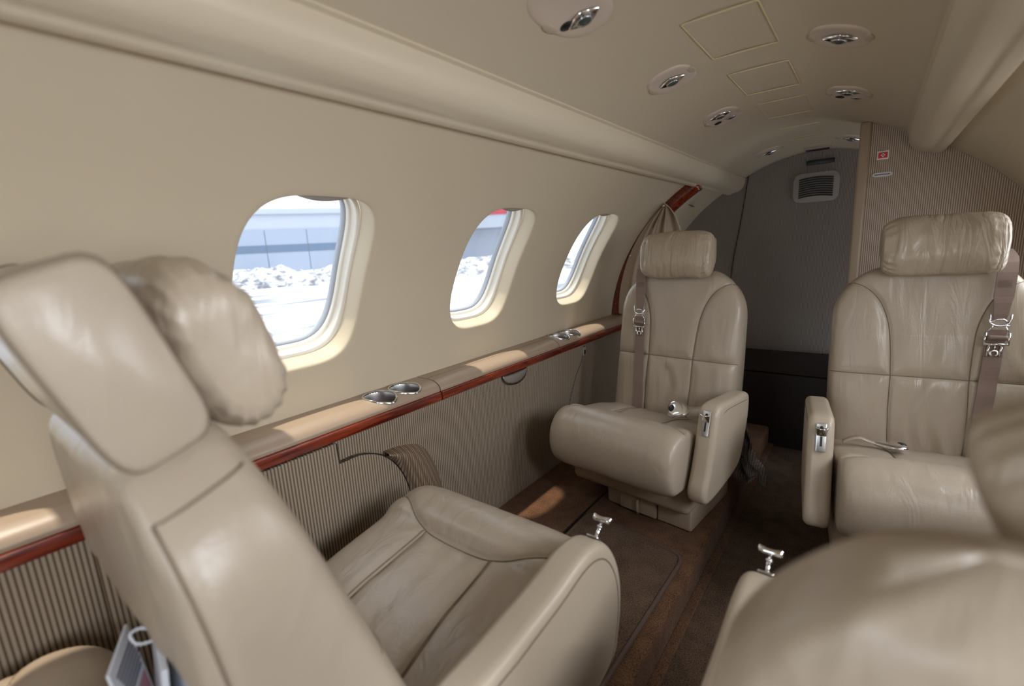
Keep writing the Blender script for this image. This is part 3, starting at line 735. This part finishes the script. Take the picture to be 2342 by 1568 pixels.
def make_back(root, rec, L=.484, dense=True, mirror=1, seed=0, tdep=1.0, seams=True):
    a = math.radians(rec); ca, sa = math.cos(a), math.sin(a)
    def place(x, v, d): return (x, .12 + v * sa - d * ca, .27 + v * ca + d * sa * 1.0)
    EF, EP, ER, EQ = (7, 1 / 3., 9, 1 / 3.5) if dense else (12, 1 / 3.6, 16, 1 / 4.5)
    def T(v): return (.055 + min(max(0, .5 - v), .20 if tdep > 1 else .5) * .20) * tdep
    nf, nb = (150, 36) if dense else (110, 50)
    nv = 150; cap = 14; V = []; F = []
    fu = []
    for i in range(nf + 1):
        t = -1 + 2 * i / nf; fu.append(sgn(t) * (1 - (1 - abs(t)) ** 1.25))
    bu = [math.cos(PI * i / nb) for i in range(nb + 1)][1:-1]
    rows = []
    for j in range(nv + 1): rows.append((-.05 + (L - .028 + .05) * j / nv, 1.))
    for j in range(1, cap + 1):
        q = j / cap * PI / 2; rows.append((L - .028 + .028 * math.sin(q), math.cos(q)))
    def front(x, u, v):
        e = .05; d = e * ((1 - min(1, abs(u)) ** EF) ** EP - 1)
        dm = min(pdist(x, v, s) for s in BACK_SEAMS) if dense else 9
        fade = 1 if abs(u) < .97 else (1 - abs(u)) / .03
        if dense: d += groove(dm) * fade + .0045 * fade
        if dense:
            wr = fn3((x * 24 + 2.5 * fn3((x * 5, v * 5, seed + 9), 1.), v * 4.0, seed), 1.) * .0026 + fn3((x * 38, v * 9.0, seed + 5), 1.) * .0009
            if v < .19 and abs(x) < .08: wr *= 2.3
            elif v > .19 and abs(x) < .09: wr *= .4 + 1.2 * max(0, 1 - (v - .19) / .10)
            d += wr * fade * min(1, dm / .012)
        d += .012 * max(0, 1 - (v / .19 - .6) ** 2) * (1 - u * u) * (1 if v < .30 else 0) * .4
        return d
    for v, c in rows:
        w_ = wid(v, L) - .016 * (1 - c); mid = -T(v) / 2
        for u in fu:
            x = u * w_; d = front(x, u, v); V.append(place(x, v, mid + (d - mid) * c))
        for u in bu:
            e = .05 * min(1, T(v) / .09); d = (fn3((u * 6, v * 16, seed), 1.) * .0022 + fn3((u * 14, v * 30, seed + 2), 1.) * .0009) * (0 if dense else 1) * min(1, (1 - abs(u)) * 8 + .3) -(e + (T(v) - e) * (1 - abs(u) ** ER) ** EQ) - .004 * (1 - u * u); V.append(place(u * w_, v, mid + (d - mid) * c))
    n = len(fu) + len(bu); R = len(rows)
    for j in range(R - 1):
        for i in range(n): F.append((j * n + i, j * n + (i + 1) % n, (j + 1) * n + (i + 1) % n, (j + 1) * n + i))
    F.append(tuple(range(n))); F.append(tuple((R - 1) * n + i for i in range(n)))
    b = mesh_obj('backrest', V, F, M_LEATH, root)
    PL = []
    for s in (BACK_SEAMS if dense else BACK_SEAMS[:3]):
        P = resample([Vector((x, v, 0)) for x, v in s], 60); out = []
        for p in P:
            w_ = wid(p.y, L)
            if abs(p.x) > w_ * (.985 if dense else .95): continue
            out.append(Vector(place(p.x, p.y, front(p.x, p.x / w_, p.y) + (.0012 if dense else .0006))))
        if len(out) > 2: PL.append(out)
    # side and rear-corner seams
    for s in ((-1, 1) if seams else ()):
        def rear(u, v):
            e = .05 * min(1, T(v) / .09); return -(e + (T(v) - e) * (1 - abs(u) ** ER) ** EQ) - .004 * (1 - u * u)
        PL.append([Vector(place(s * wid(v, L) * .975, v, rear(.97, v))) for v in [.44 * k / 50 for k in range(51)]])
        dA, dB = front(wid(.44, L) * .96, .96, .44), rear(.975, .44)
        PL.append([Vector(place(s * (wid(.44, L) * (.968 + .034 * math.sin(PI * k / 16) ** .35)), .44, dA + (dB - dA) * k / 16)) for k in range(17)])

    tubes('seam', PL, .00115 if dense else .0014, M_SEAM, b)
    return b, place
CUSH = [(-.200, .168), (-.245, .180), (-.266, .225), (-.262, .285), (-.232, .330), (-.185, .347), (-.135, .340), (-.108, .322), (-.06, .312), (.02, .298), (.10, .276), (.150, .262), (.168, .235), (.160, .190), (.10, .170), (-.05, .165)]
CS_F = c2([(.215, -.175), (.17, -.150), (.125, -.125), (.080, -.112)]) + c2([(.08, -.112), (0, -.109), (-.08, -.112)]) + c2([(-.08, -.112), (-.125, -.125), (-.17, -.150), (-.215, -.175)])
CUSH_SEAMS = [CS_F, [(.080, -.112), (.084, 0), (.095, .15)], [(-.080, -.112), (-.084, 0), (-.095, .15)]]
def make_cushion(root, hw=.205, seed=0):
    P = resample(catmull([Vector((0, y, z)) for y, z in CUSH], 12, True), 230, True)
    cy, cz = -.05, .245; nx = 130; V = []; F = []; n = len(P)
    us = []
    for i in range(nx + 1):
        t = -1 + 2 * i / nx; us.append(sgn(t) * (1 - (1 - abs(t)) ** 1.6))
    def pt(u, p):
        k = (1 - min(1, abs(u)) ** 9) ** (1 / 2.8) if abs(u) < 1 else 0
        x = u * hw; y = cy + (p.y - cy) * (.86 + .14 * k) if k > 0 else cy + (p.y - cy) * .86; z = cz + (p.z - cz) * (.75 + .25 * k)
        if abs(u) >= .9999: y = cy + (p.y - cy) * .80; z = cz + (p.z - cz) * .66
        if p.z > cz and -.25 < p.y < .16:
            d = min(pdist(x, p.y, s) for s in CUSH_SEAMS); g = groove(d) * 1.1 * min(1, k * 1.5)
            g += (fn3((x * 26, p.y * 7, seed), 1.) * (.0026 if p.y > -.11 and abs(x) < .085 else .0006) + fn3((x * 40, p.y * 12, seed + 3), 1.) * .0004) * min(1, d / .012)
            if p.y > -.112 and abs(x) < .083: g -= .004 * (1 - (x / .083) ** 4)
            z += g
        return Vector((x, y, z))
    for u in us:
        for p in P: V.append(pt(u, p))
    for j in range(nx):
        for i in range(n): F.append((j * n + i, j * n + (i + 1) % n, (j + 1) * n + (i + 1) % n, (j + 1) * n + i))
    F.append(tuple(range(n))); F.append(tuple(nx * n + i for i in range(n)))
    c = mesh_obj('seat_cushion', V, F, M_LEATH, root)
    top = sorted([p for p in P if p.z > cz], key=lambda q: q.y)
    def zt(x, y):
        for a_, b_ in zip(top, top[1:]):
            if a_.y <= y <= b_.y:
                t = (y - a_.y) / max(1e-6, b_.y - a_.y); q = a_.lerp(b_, t); return pt(x / hw, q)
        return None
    PL = []
    for s in CUSH_SEAMS:
        out = []
        for q in resample([Vector((x, y, 0)) for x, y in s], 60):
            if abs(q.x) > hw * .97: continue
            r = zt(q.x, q.y)
            if r: out.append(r + Vector((0, 0, .0012)))
        PL.append(out)
    for s in CUSH_SEAMS[1:]:
        out = []
        for q in resample([Vector((x + sgn(x) * .0055, y, 0)) for x, y in s], 50):
            r = zt(q.x, q.y)
            if r: out.append(r + Vector((0, 0, .0004)))
        PL.append(out)
    tubes('seam', PL, .00115, M_SEAM, c)
    return c
def pillow(root, place, v0, v1, hw, thick, dfront, seed, m, extra_tilt=0., name='headrest_pillow', pucker=1.0, roll=0., xo=0.):
    nu, nv = 96, 60; V, F = [], []
    vc, hv = (v0 + v1) / 2, (v1 - v0) / 2
    # superellipsoid in (x, v, d) with gathered ends
    for j in range(nv + 1):
        la = -PI / 2 + PI * j / nv
        for i in range(nu):
            lo = 2 * PI * i / nu
            # long axis = x
            cx = spow(math.sin(la), .34); cr = abs(math.cos(la)) ** .36
            yv = cr * spow(math.sin(lo), .62); yd = cr * spow(math.cos(lo), .82)
            x = cx * hw; v = vc + yv * hv; d = dfront - thick / 2 + yd * thick / 2 * (1 - .30 * yv * yv)
            end = max(0, abs(cx) - .72) / .28
            w1 = fn3((x * 22, v * 26, d * 20 + seed), 1.) * .0045 + math.copysign(1, x) * 0
            ru = abs(math.sin(lo * 9 + seed + 3 * fn3((x * 5, v * 5, seed), 1.))) * .012 * end * (1 - end) * pucker
            big = fn3((x * 9 + seed, v * 7, 3), 1.) * .005
            nr = Vector((cx * .3, yv, yd)); L_ = max(.3, nr.length)
            k = (w1 + big - ru) / L_
            X_, V_ = x + cx * .3 * k, v + yv * k - vc
            V.append(place(xo + X_ * math.cos(roll) + V_ * math.sin(roll), vc - X_ * math.sin(roll) + V_ * math.cos(roll), d + yd * k))
    for j in range(nv):
        for i in range(nu): F.append((j * nu + i, j * nu + (i + 1) % nu, (j + 1) * nu + (i + 1) % nu, (j + 1) * nu + i))
    o = mesh_obj(name, V, F, m, root)
    return o
def profile_arm(root, P, x0, x1, panel_side, name='armrest', inset=.86, plain=False):
    C_ = catmull([(a, b, 0) for a, b in P], 8, True); Q = [(p[0], p[1]) for p in C_]
    bx = slab(name, Q, x0, x1, .015, M_SHELL, root)
    cy = sum(q[0] for q in Q) / len(Q); cz = sum(q[1] for q in Q) / len(Q)
    px = x1 if panel_side > 0 else x0
    if plain:
        tube('pad_crease', [Vector((px + (.0004 if 1 < k < 16 else -.0008) * panel_side, p[0], p[1])) for k, p in enumerate(catmull([(.108, .372, 0), (.03, .380, 0), (-.055, .386, 0), (-.088, .380, 0)], 6))], .0010, M_SEAM, bx)
        return bx
    R = [(cy + (a - cy) * inset, cz + (b - cz) * inset - .004) for a, b in Q]
    prism('arm_panel', R, 'x', px - .002 * panel_side, px + .0015 * panel_side, M_SHELL, bx, bev=.0012, seg=2)
    tube('panel_seam', [Vector((px + .0006 * panel_side, a, b)) for a, b in [(cy + (a - cy) * (inset + .012), cz + (b - cz) * (inset + .012) - .004) for a, b in Q]], .0013, M_SEAM, bx, closed=True)
    return bx
ARM_B = [(.125, .375), (.105, .394), (.03, .400), (-.05, .407), (-.095, .408), (-.116, .396), (-.130, .360), (-.148, .295), (-.168, .235), (-.186, .195), (-.186, .165), (-.160, .150), (-.07, .155), (.03, .172), (.075, .20), (.105, .265), (.124, .33)]
ARM_A = [(.17, .365), (.06, .378), (-.04, .386), (-.115, .396), (-.165, .388), (-.205, .358), (-.234, .305), (-.243, .245), (-.232, .180), (-.205, .140), (-.10, .125), (.05, .13), (.15, .17), (.185, .27)]
def lever(root, x, y0, z0, tilt):
    """chrome slide plate with thumb lever set in the sloping front of an armrest"""
    e = empty('recline_lever', (x, y0, z0)); e.parent = root; e.rotation_euler = (tilt, 0, 0)
    pl_ = prism('lever_plate', [(a, b) for a, b in rrect(.0105, .034, .003, 3)], 'y', -.0015, .002, M_BRUSH, e, bev=.0008, seg=2)
    bm = bmesh.new(); add_box(bm, (0, -.002, -.009), (.0042, .001, .024), 0)
    o = bm_obj('lever_slot', bm, M_BLACK, e, False)
    bm = bmesh.new(); bmesh.ops.create_cone(bm, cap_ends=True, segments=16, radius1=.0035, radius2=.0035, depth=.0015, matrix=Matrix.Translation((0, -.002, .024)) @ Matrix.Rotation(PI / 2, 4, 'X')); bm_obj('pin', bm, M_BLACK, e)
    V, F = [], []
    for j in range(9):
        t = j / 8
        for k in range(13):
            s = k / 12 * 2 - 1
            V.append((.0125 * s * (1 - .25 * t * abs(s)), -.004 - .012 * (1 - t) - .004 * (1 - s * s) * (1 - t), .020 - .016 * t + .004 * s * s * (1 - t)))
    for j in range(8):
        for k in range(12): F.append((j * 13 + k, j * 13 + k + 1, (j + 1) * 13 + k + 1, (j + 1) * 13 + k))
    o = mesh_obj('thumb_lever', V, F, M_CHROME, e); md = o.modifiers.new('s', 'SOLIDIFY'); md.thickness = .004
    return e
def tknob(root, x, y, z, dy, dz):
    e = empty('pull_knob', (x, y, z)); e.parent = root
    d = Vector((0, dy, dz)).normalized()
    prism('knob_plate', [(a, b) for a, b in rrect(.011, .018, .004, 3)], 'z', -.001, .0015, M_BRUSH, e, bev=.0006, seg=2).rotation_euler = (math.atan2(-d.y, d.z) * 1.0, 0, 0)
    tube('knob_stem', [Vector((0, 0, 0)), d * .012, d * .030], .0032, M_CHROME, e, seg=14)
    tube('knob_collar', [d * .020, d * .0235], .0050, M_CHROME, e, seg=14)
    V, F = [], []; nx = 20
    for i in range(nx + 1):
        s = i / nx * 2 - 1; h = .0045 + .0022 * s * s; wd = .0075 * (1 - .15 * s * s); end = math.sqrt(max(0, 1 - abs(s) ** 8))
        c = d * (.034 + .0022 * s * s) + Vector((.0175 * s, 0, 0)); sd_ = d.cross(Vector((1, 0, 0)))
        for k in range(14):
            an = 2 * PI * k / 14; V.append(c + d * (h * end * spow(math.sin(an), .7)) + sd_ * (wd * end * spow(math.cos(an), .7)))
    for i in range(nx):
        for k in range(14): F.append((i * 14 + k, i * 14 + (k + 1) % 14, (i + 1) * 14 + (k + 1) % 14, (i + 1) * 14 + k))
    mesh_obj('knob_grip', V, F, M_CHROME, e)
    return e
def strap_geo(path, w, t):
    """flat webbing: path of (center, side vector)"""
    V, F = [], []; n = len(path)
    for i, (c, s, nrm) in enumerate(path):
        for a, b in ((-1, -1), (1, -1), (1, 1), (-1, 1)): V.append(c + s * (a * w / 2) + nrm * (b * t / 2))
    for i in range(n - 1):
        for k in range(4): F.append((i * 4 + k, i * 4 + (k + 1) % 4, (i + 1) * 4 + (k + 1) % 4, (i + 1) * 4 + k))
    F += [(0, 1, 2, 3), tuple((n - 1) * 4 + k for k in range(4))]
    return V, F
def shoulder_belt(root, place, side):
    rec_pts = [(.540, -.03), (.515, -.008), (.497, .004), (.47, .010), (.42, .010), (.36, .011), (.335, .013)]
    def path(vs, xf, tw=0.):
        out = []
        for v, d in vs:
            c = Vector(place(xf(v), v, d)); s = (Vector(place(xf(v) + .01, v, d)) - c).normalized(); up = (Vector(place(xf(v), v + .01, d)) - c).normalized()
            out.append((c, s, s.cross(up)))
        return out
    xf = lambda v: side * (.095 + .075 * max(0, v) ) * 1.0
    belt = empty('shoulder_belt', (0, 0, 0)); belt.parent = root
    v1 = [(.32 - .345 * k / 30, .0125 + .001 * math.sin(k)) for k in range(31)]
    V, F = strap_geo(path(v1, xf), .034, .0022); lowb = mesh_obj('lower_webbing', V, F, M_BELT, belt, smooth=False)
    V, F = [], []
    top = [(.525, -.045), (.512, -.02), (.500, -.002), (.485, .008), (.46, .013), (.43, .014), (.40, .015), (.385, .017), (.355, .018), (.345, .017)]
    pp = path(top, xf); V = []
    for i, (c, s, nn) in enumerate(pp):
        w_ = .036 if i < 7 else .036 - .005 * (i - 6)
        for a, b in ((-1, -1), (1, -1), (1, 1), (-1, 1)): V.append(c + s * (a * w_ / 2) + nn * (b * .0014))
    F = []
    for i in range(len(pp) - 1):
        for k in range(4): F.append((i * 4 + k, i * 4 + (k + 1) % 4, (i + 1) * 4 + (k + 1) % 4, (i + 1) * 4 + k))
    F += [(0, 1, 2, 3), tuple((len(pp) - 1) * 4 + k for k in range(4))]
    mesh_obj('upper_webbing', V, F, M_BELT, belt, smooth=False)
    def q(x, v, d): return Vector(place(xf(v) + x, v, d))
    # stitching rows
    PL = [[q(-.013 + .026 * k / 16, .425 + dv, .0160 + .0004) for k in range(17)] for dv in (.0, .004, .008, .012, .016)]
    tubes('stitching', PL, .0005, M_SEAM, belt, seg=5)
    # chrome ring and adjuster
    V, F = [], []
    def addt(P, r, closed=False, seg=8):
        v, f = tube_geo(P, r, seg, closed); o = len(V); V.extend(v); F.extend([tuple(i + o for i in g) for g in f])
    dd = .019
    arcp = [q(.018 * math.cos(a), .345 - .004 + .012 * math.sin(a), dd) for a in [PI + PI * k / 12 for k in range(13)]]
    addt([q(-.019, .357, dd)] + arcp + [q(.019, .357, dd)], .0022)
    addt([q(-.016, .336, dd), q(-.006, .345, dd), q(.006, .345, dd), q(.016, .336, dd)], .0024)
    addt([q(-.010, .330, dd), q(-.020, .312, dd)], .0016); addt([q(.010, .330, dd), q(.020, .312, dd)], .0016)
    addt([q(-.021, .312, dd), q(-.021, .282, dd)], .0026); addt([q(.021, .312, dd), q(.021, .282, dd)], .0026)
    addt([q(-.021, .284, dd), q(.021, .284, dd)], .0032); addt([q(-.018, .330, dd), q(.018, .330, dd)], .0012)
    # forked tongue
    addt([q(-.011, .282, dd - .002), q(-.0115, .254, dd - .004)], .0030); addt([q(.011, .282, dd - .002), q(.0115, .254, dd - .004)], .0030)
    addt([q(.0, .282, dd - .002), q(.0, .270, dd - .003)], .0024)
    addt([q(.0068 * math.cos(a), .2615 + .0068 * math.sin(a), dd - .003) for a in [math.radians(-60 + 300 * k / 16) for k in range(17)]], .0026)
    mesh_obj('belt_buckle', V, F, M_CHROME, belt)
    tube('strap_roll', [q(-.018 + .036 * k / 6, .300, dd + .001) for k in range(7)], .0062, M_BELT, belt, seg=14)
    return belt
def lap_buckle(root, x, y, z, rz, tail, flat=False):
    e = empty('lap_belt', (x, y, z)); e.parent = root; e.rotation_euler = (math.radians(8) if flat else math.radians(55), 0, rz)
    bm = bmesh.new(); bmesh.ops.create_uvsphere(bm, u_segments=36, v_segments=18, radius=1)
    for v in bm.verts:
        v.co.x = .035 * spow(v.co.x, .8); v.co.y = .0270 * spow(v.co.y, .85) * (1 - .25 * v.co.x / .033 * (1)); v.co.z = .0095 * v.co.z
    bm_obj('buckle_shell', bm, M_CHROME, e)
    bm = bmesh.new(); bmesh.ops.create_uvsphere(bm, u_segments=20, v_segments=10, radius=1); bmesh.ops.scale(bm, vec=(.012, .014, .008), verts=bm.verts)
    bmesh.ops.translate(bm, vec=(-.019, 0, .003), verts=bm.verts); bm_obj('buckle_mouth', bm, M_BLACK, e)
    V, F = [], []; n = 16
    P = [(.028, 0, 0), (.05, .002, .004), (.07, .006, .010), (.09, .008, .006), (.11, .008, -.006)]
    P = catmull([(a * tail, b, c) for a, b, c in P], 6)
    pp = []
    for i, p in enumerate(P):
        t = (P[min(i + 1, len(P) - 1)] - P[max(i - 1, 0)]).normalized(); s = Vector((0, 1, 0)); pp.append((p, s, t.cross(s)))
    V, F = strap_geo(pp, .032, .003); mesh_obj('belt_sleeve', V, F, M_LEATH, e)
    if tail < 0:
        e.scale = (1, 1, 1)
    return e
def make_seat(name, loc, rz, label, rec, arm_side, arm, dense=True, belt=None, buckle=None, seed=0, base=True, headslab=True, tdep=1.0, lev=None, knob=None, slabbig=False, L=.484, seams=True, roll=0., xo=0., mat=None, pil=(.452, .606, .121, .082, .072)):
    root = tag(empty(name, (loc[0], loc[1], 0), rz), label, 'aircraft seat', 'beige leather cabin seats')
    b, place = make_back(root, rec, L=L, dense=dense, seed=seed, tdep=tdep, seams=seams)
    cu = make_cushion(root, seed=seed)
    if mat:
        cu.data.materials[0] = mat; b.data.materials[0] = mat
    # headrest slab behind the pillow
    V, F = [], []; hw = .158 if slabbig else .095; nn = 40; pr_ = []; vt = .078 if slabbig else .050; sd0 = -.040 if slabbig else -.032; sdr = .035 if slabbig else .026
    for k in range(nn):
        t = 2 * PI * k / nn; pr_.append((sd0 + sdr * spow(math.cos(t), .42), .546 + vt * spow(math.sin(t), .40)))
    xs = [-1, -.985, -.955, -.90, -.6, -.2, .2, .6, .90, .955, .985, 1]
    for u in xs:
        s = 1 if abs(u) < .94 else (.985 if abs(u) < .97 else (.955 if abs(u) < .99 else .90))
        for d, v in pr_: V.append(place(u * hw, .546 + (v - .546) * s, sd0 + (d - sd0) * s))
    for j in range(len(xs) - 1):
        for i in range(nn): F.append((j * nn + i, j * nn + (i + 1) % nn, (j + 1) * nn + (i + 1) % nn, (j + 1) * nn + i))
    F += [tuple(range(nn)), tuple((len(xs) - 1) * nn + i for i in range(nn))]
    hr = mesh_obj('headrest', V, F, M_LEATH, root)
    if slabbig:
        for u in (-.93, .93): tube('seam', [Vector(place(u * hw * 1.0, .546 + (v - .546) * 1.004, sd0 + (d - sd0) * 1.01)) for d, v in pr_], .0016, M_SEAM, hr, closed=True)
    pillow(root, place, *pil, seed * 3.1, M_LEATH_W, roll=roll, xo=xo)
    s = arm_side
    x0, x1 = (.214, .268) if s > 0 else (-.268, -.214)
    am = profile_arm(root, arm, x0, x1, s, plain=dense) if arm else None
    if am and lev: lever(am, s * .241, lev[0], lev[1], lev[2])
    if am and knob: tknob(am, s * .241, *knob)
    # skirt and floor box
    box('seat_skirt', (0, .015, .124), (.405, .31, .105), M_LEATH_T, root, bev=.022, seg=4)
    if base:
        box('floor_box', (.05 * s, .05, .041), (.285, .29, .080), M_LEATH_T, root, bev=.008)
        d_ = box('drawer', (.025 * s, -.101, .042), (.125, .012, .066), M_LEATH_T, root, bev=.004)
        tube('drawer_gap', [Vector((.0885 * s, -.0975, .008)), Vector((.0885 * s, -.0975, .078))], .0015, M_BLACK, d_)
        tube('pull_strap', [Vector((.0 + .03 * s, -.107, .060)), Vector((.03 * s, -.116, .052)), Vector((.03 * s, -.116, .025)), Vector((.03 * s, -.112, .012))], .005, M_LEATH_T, d_)
    if belt: shoulder_belt(root, place, belt)
    if buckle: lap_buckle(root, *buckle)
    return root, place
R = math.radians
make_seat('cabin_seat', (-.298, 1.38), R(-7), 'beige leather seat by the last window, facing forward, small pillow and narrow floor box', 11, 1, ARM_B,
          belt=-1, buckle=(.100, .012, .330, R(2), 1.0), seed=1, lev=(-.1335, .364, R(-16)))
make_seat('cabin_seat', (.400, 1.42), R(7), 'wide beige leather seat against the ribbed dividing panel, facing forward', 11, -1, ARM_B,
          belt=1, buckle=(-.085, .012, .312, R(176), .9, True), seed=4, lev=(-.1335, .364, R(-16)))
A_root, A_place = make_seat('cabin_seat', (-.326, .415), R(180), 'reclined beige leather seat seen from behind beside the first window, curved armrest', 19, -1, ARM_A,
          dense=False, seed=7, tdep=1.3, slabbig=True, pil=(.425, .598, .132, .098, .088), knob=(-.196, .368, -.75, .66))
make_seat('cabin_seat', (.397, .47), R(180), 'blurred beige leather seat back filling the corner nearest the camera', 11, 1, ARM_A,
          dense=False, seed=11, knob=(-.196, .368, -.75, .66), L=.462, seams=False, roll=R(22), xo=-.010, pil=(.412, .532, .118, .08, .080))
make_seat('cabin_seat', (-.412, -.165), R(180), 'tan seat cushion beneath the magazines, mostly hidden behind the reclined seat', 11, -1, None,
          dense=False, seed=13, mat=M_LEATH_T)

# rear pocket and magazines behind the reclined seat
def magazines():
    for k, (x, y, z, t, rx, rz, h, wdt) in enumerate([(-.340, .074, .415, .003, 6, -24, .115, .075), (-.335, .084, .405, .006, -6, -10, .115, .10), (-.325, .094, .390, .004, -8, -6, .115, .10), (-.320, .103, .375, .005, -9, -3, .10, .10)]):
        r = tag(empty('magazine', (x, y, z - h / 2)), ['creased white magazine with dark and pink print, outermost in the rear seat pocket', 'thick pale magazine behind the printed one in the seat pocket',
            'thin grey-white magazine in the middle of the seat pocket', 'pale magazine pressed closest to the reclined seat back'][k], 'magazine', 'magazines in the seat pocket')
        r.rotation_euler = (R(rx), 0, R(rz))
        box('magazine_body', (0, 0, h / 2 - .01), (wdt, t, h), M_PAPER, r, bev=.001)
        if k == 0:
            bm = bmesh.new()
            for i in range(6): add_box(bm, (-.004, t / 2 + .0006, h - .024 - i * .0065), (.062 - .006 * (i % 3), .0006, .0028))
            bm_obj('printed_lines', bm, M_INK, r, False)
            bm = bmesh.new(); add_box(bm, (.0, t / 2 + .0006, h - .078), (.060, .0006, .022)); bm_obj('pink_block', bm, M_PINKINK, r, False)
magazines()
tube('pocket_cord', catmull([Vector((-(a + .326), .415 - b, c)) for a, b, c in [(-.305, .098, .520), (-.316, .091, .500), (-.312, .092, .480), (-.322, .082, .484), (-.330, .074, .478), (-.324, .077, .468), (-.312, .090, .470), (-.300, .104, .478)]], 8), .0014, M_PAPER, A_root)

# ------------------------------------------------------------------ outside
GZ = -1.16
def dirp(az, d, z=0.):   # az in degrees from +Y towards -X
    return Vector((CAM.x - d * math.sin(R(az)), d * math.cos(R(az)), z))
struct(box('terrain', (-200, 100, GZ - .5), (700, 700, 1), M_APRON))
def oriented(name, az, d, label, cat):
    r = tag(empty(name, dirp(az, d, GZ), R(az)), label, cat); return r   # local +Y points away from the cabin
hg = oriented('hangar', 62.6, 70, 'white hangar with grey sliding doors and a dark glazed band beyond the first window', 'building')
box('hangar_wall', (0, 8, 4.2), (34, 15, 8.4), M_HANGAR, hg)
box('hangar_roof', (0, 8, 8.7), (35, 16, .8), M_HANGAR, hg, bev=.1)
for k in range(5):
    dx = -10.2 + k * 5.1
    d = box('door_leaf', (dx, .4, 3.2), (5.0, .2, 6.3), M_HDOOR, hg)
    box('glazing_band', (0 + dx, .28, 3.9), (4.95, .1, .95), M_HBAND, d)
rb = oriented('terminal_building', 41.5, 95, 'white building with red and grey sheeting beyond the second window', 'building')
box('building_wall', (0, 6, 3.2), (22, 12, 6.4), M_HANGAR, rb); box('grey_sheeting', (-1, -.1, 7.6), (22, 12.2, 2.4), M_HGREY, rb); box('red_sheeting', (-1, -.2, 10.6), (22, 12.4, 3.8), M_HRED, rb)
def bank(u, v):
    x = -60 + 120 * u; yy = 9 * (v - .5); h = max(0, 1 - (2 * v - 1) ** 2) * (1.45 + .5 * fn3((x * .22, 0, 0), 1.)) + .35 * fn3((x * .9, yy * .9, 2), 1.) * max(0, 1 - (2 * v - 1) ** 2) + .16 * fn3((x * 2.6, yy * 2.6, 4), 1.)
    return Vector((x, yy, max(-.1, h)))
sb = tag(grid('snow_bank', bank, 420, 40, M_SNOW), 'long ploughed snow bank across the apron outside the windows', 'snow bank')
sb.location = dirp(58, 47, GZ); sb.rotation_euler = (0, 0, R(50))
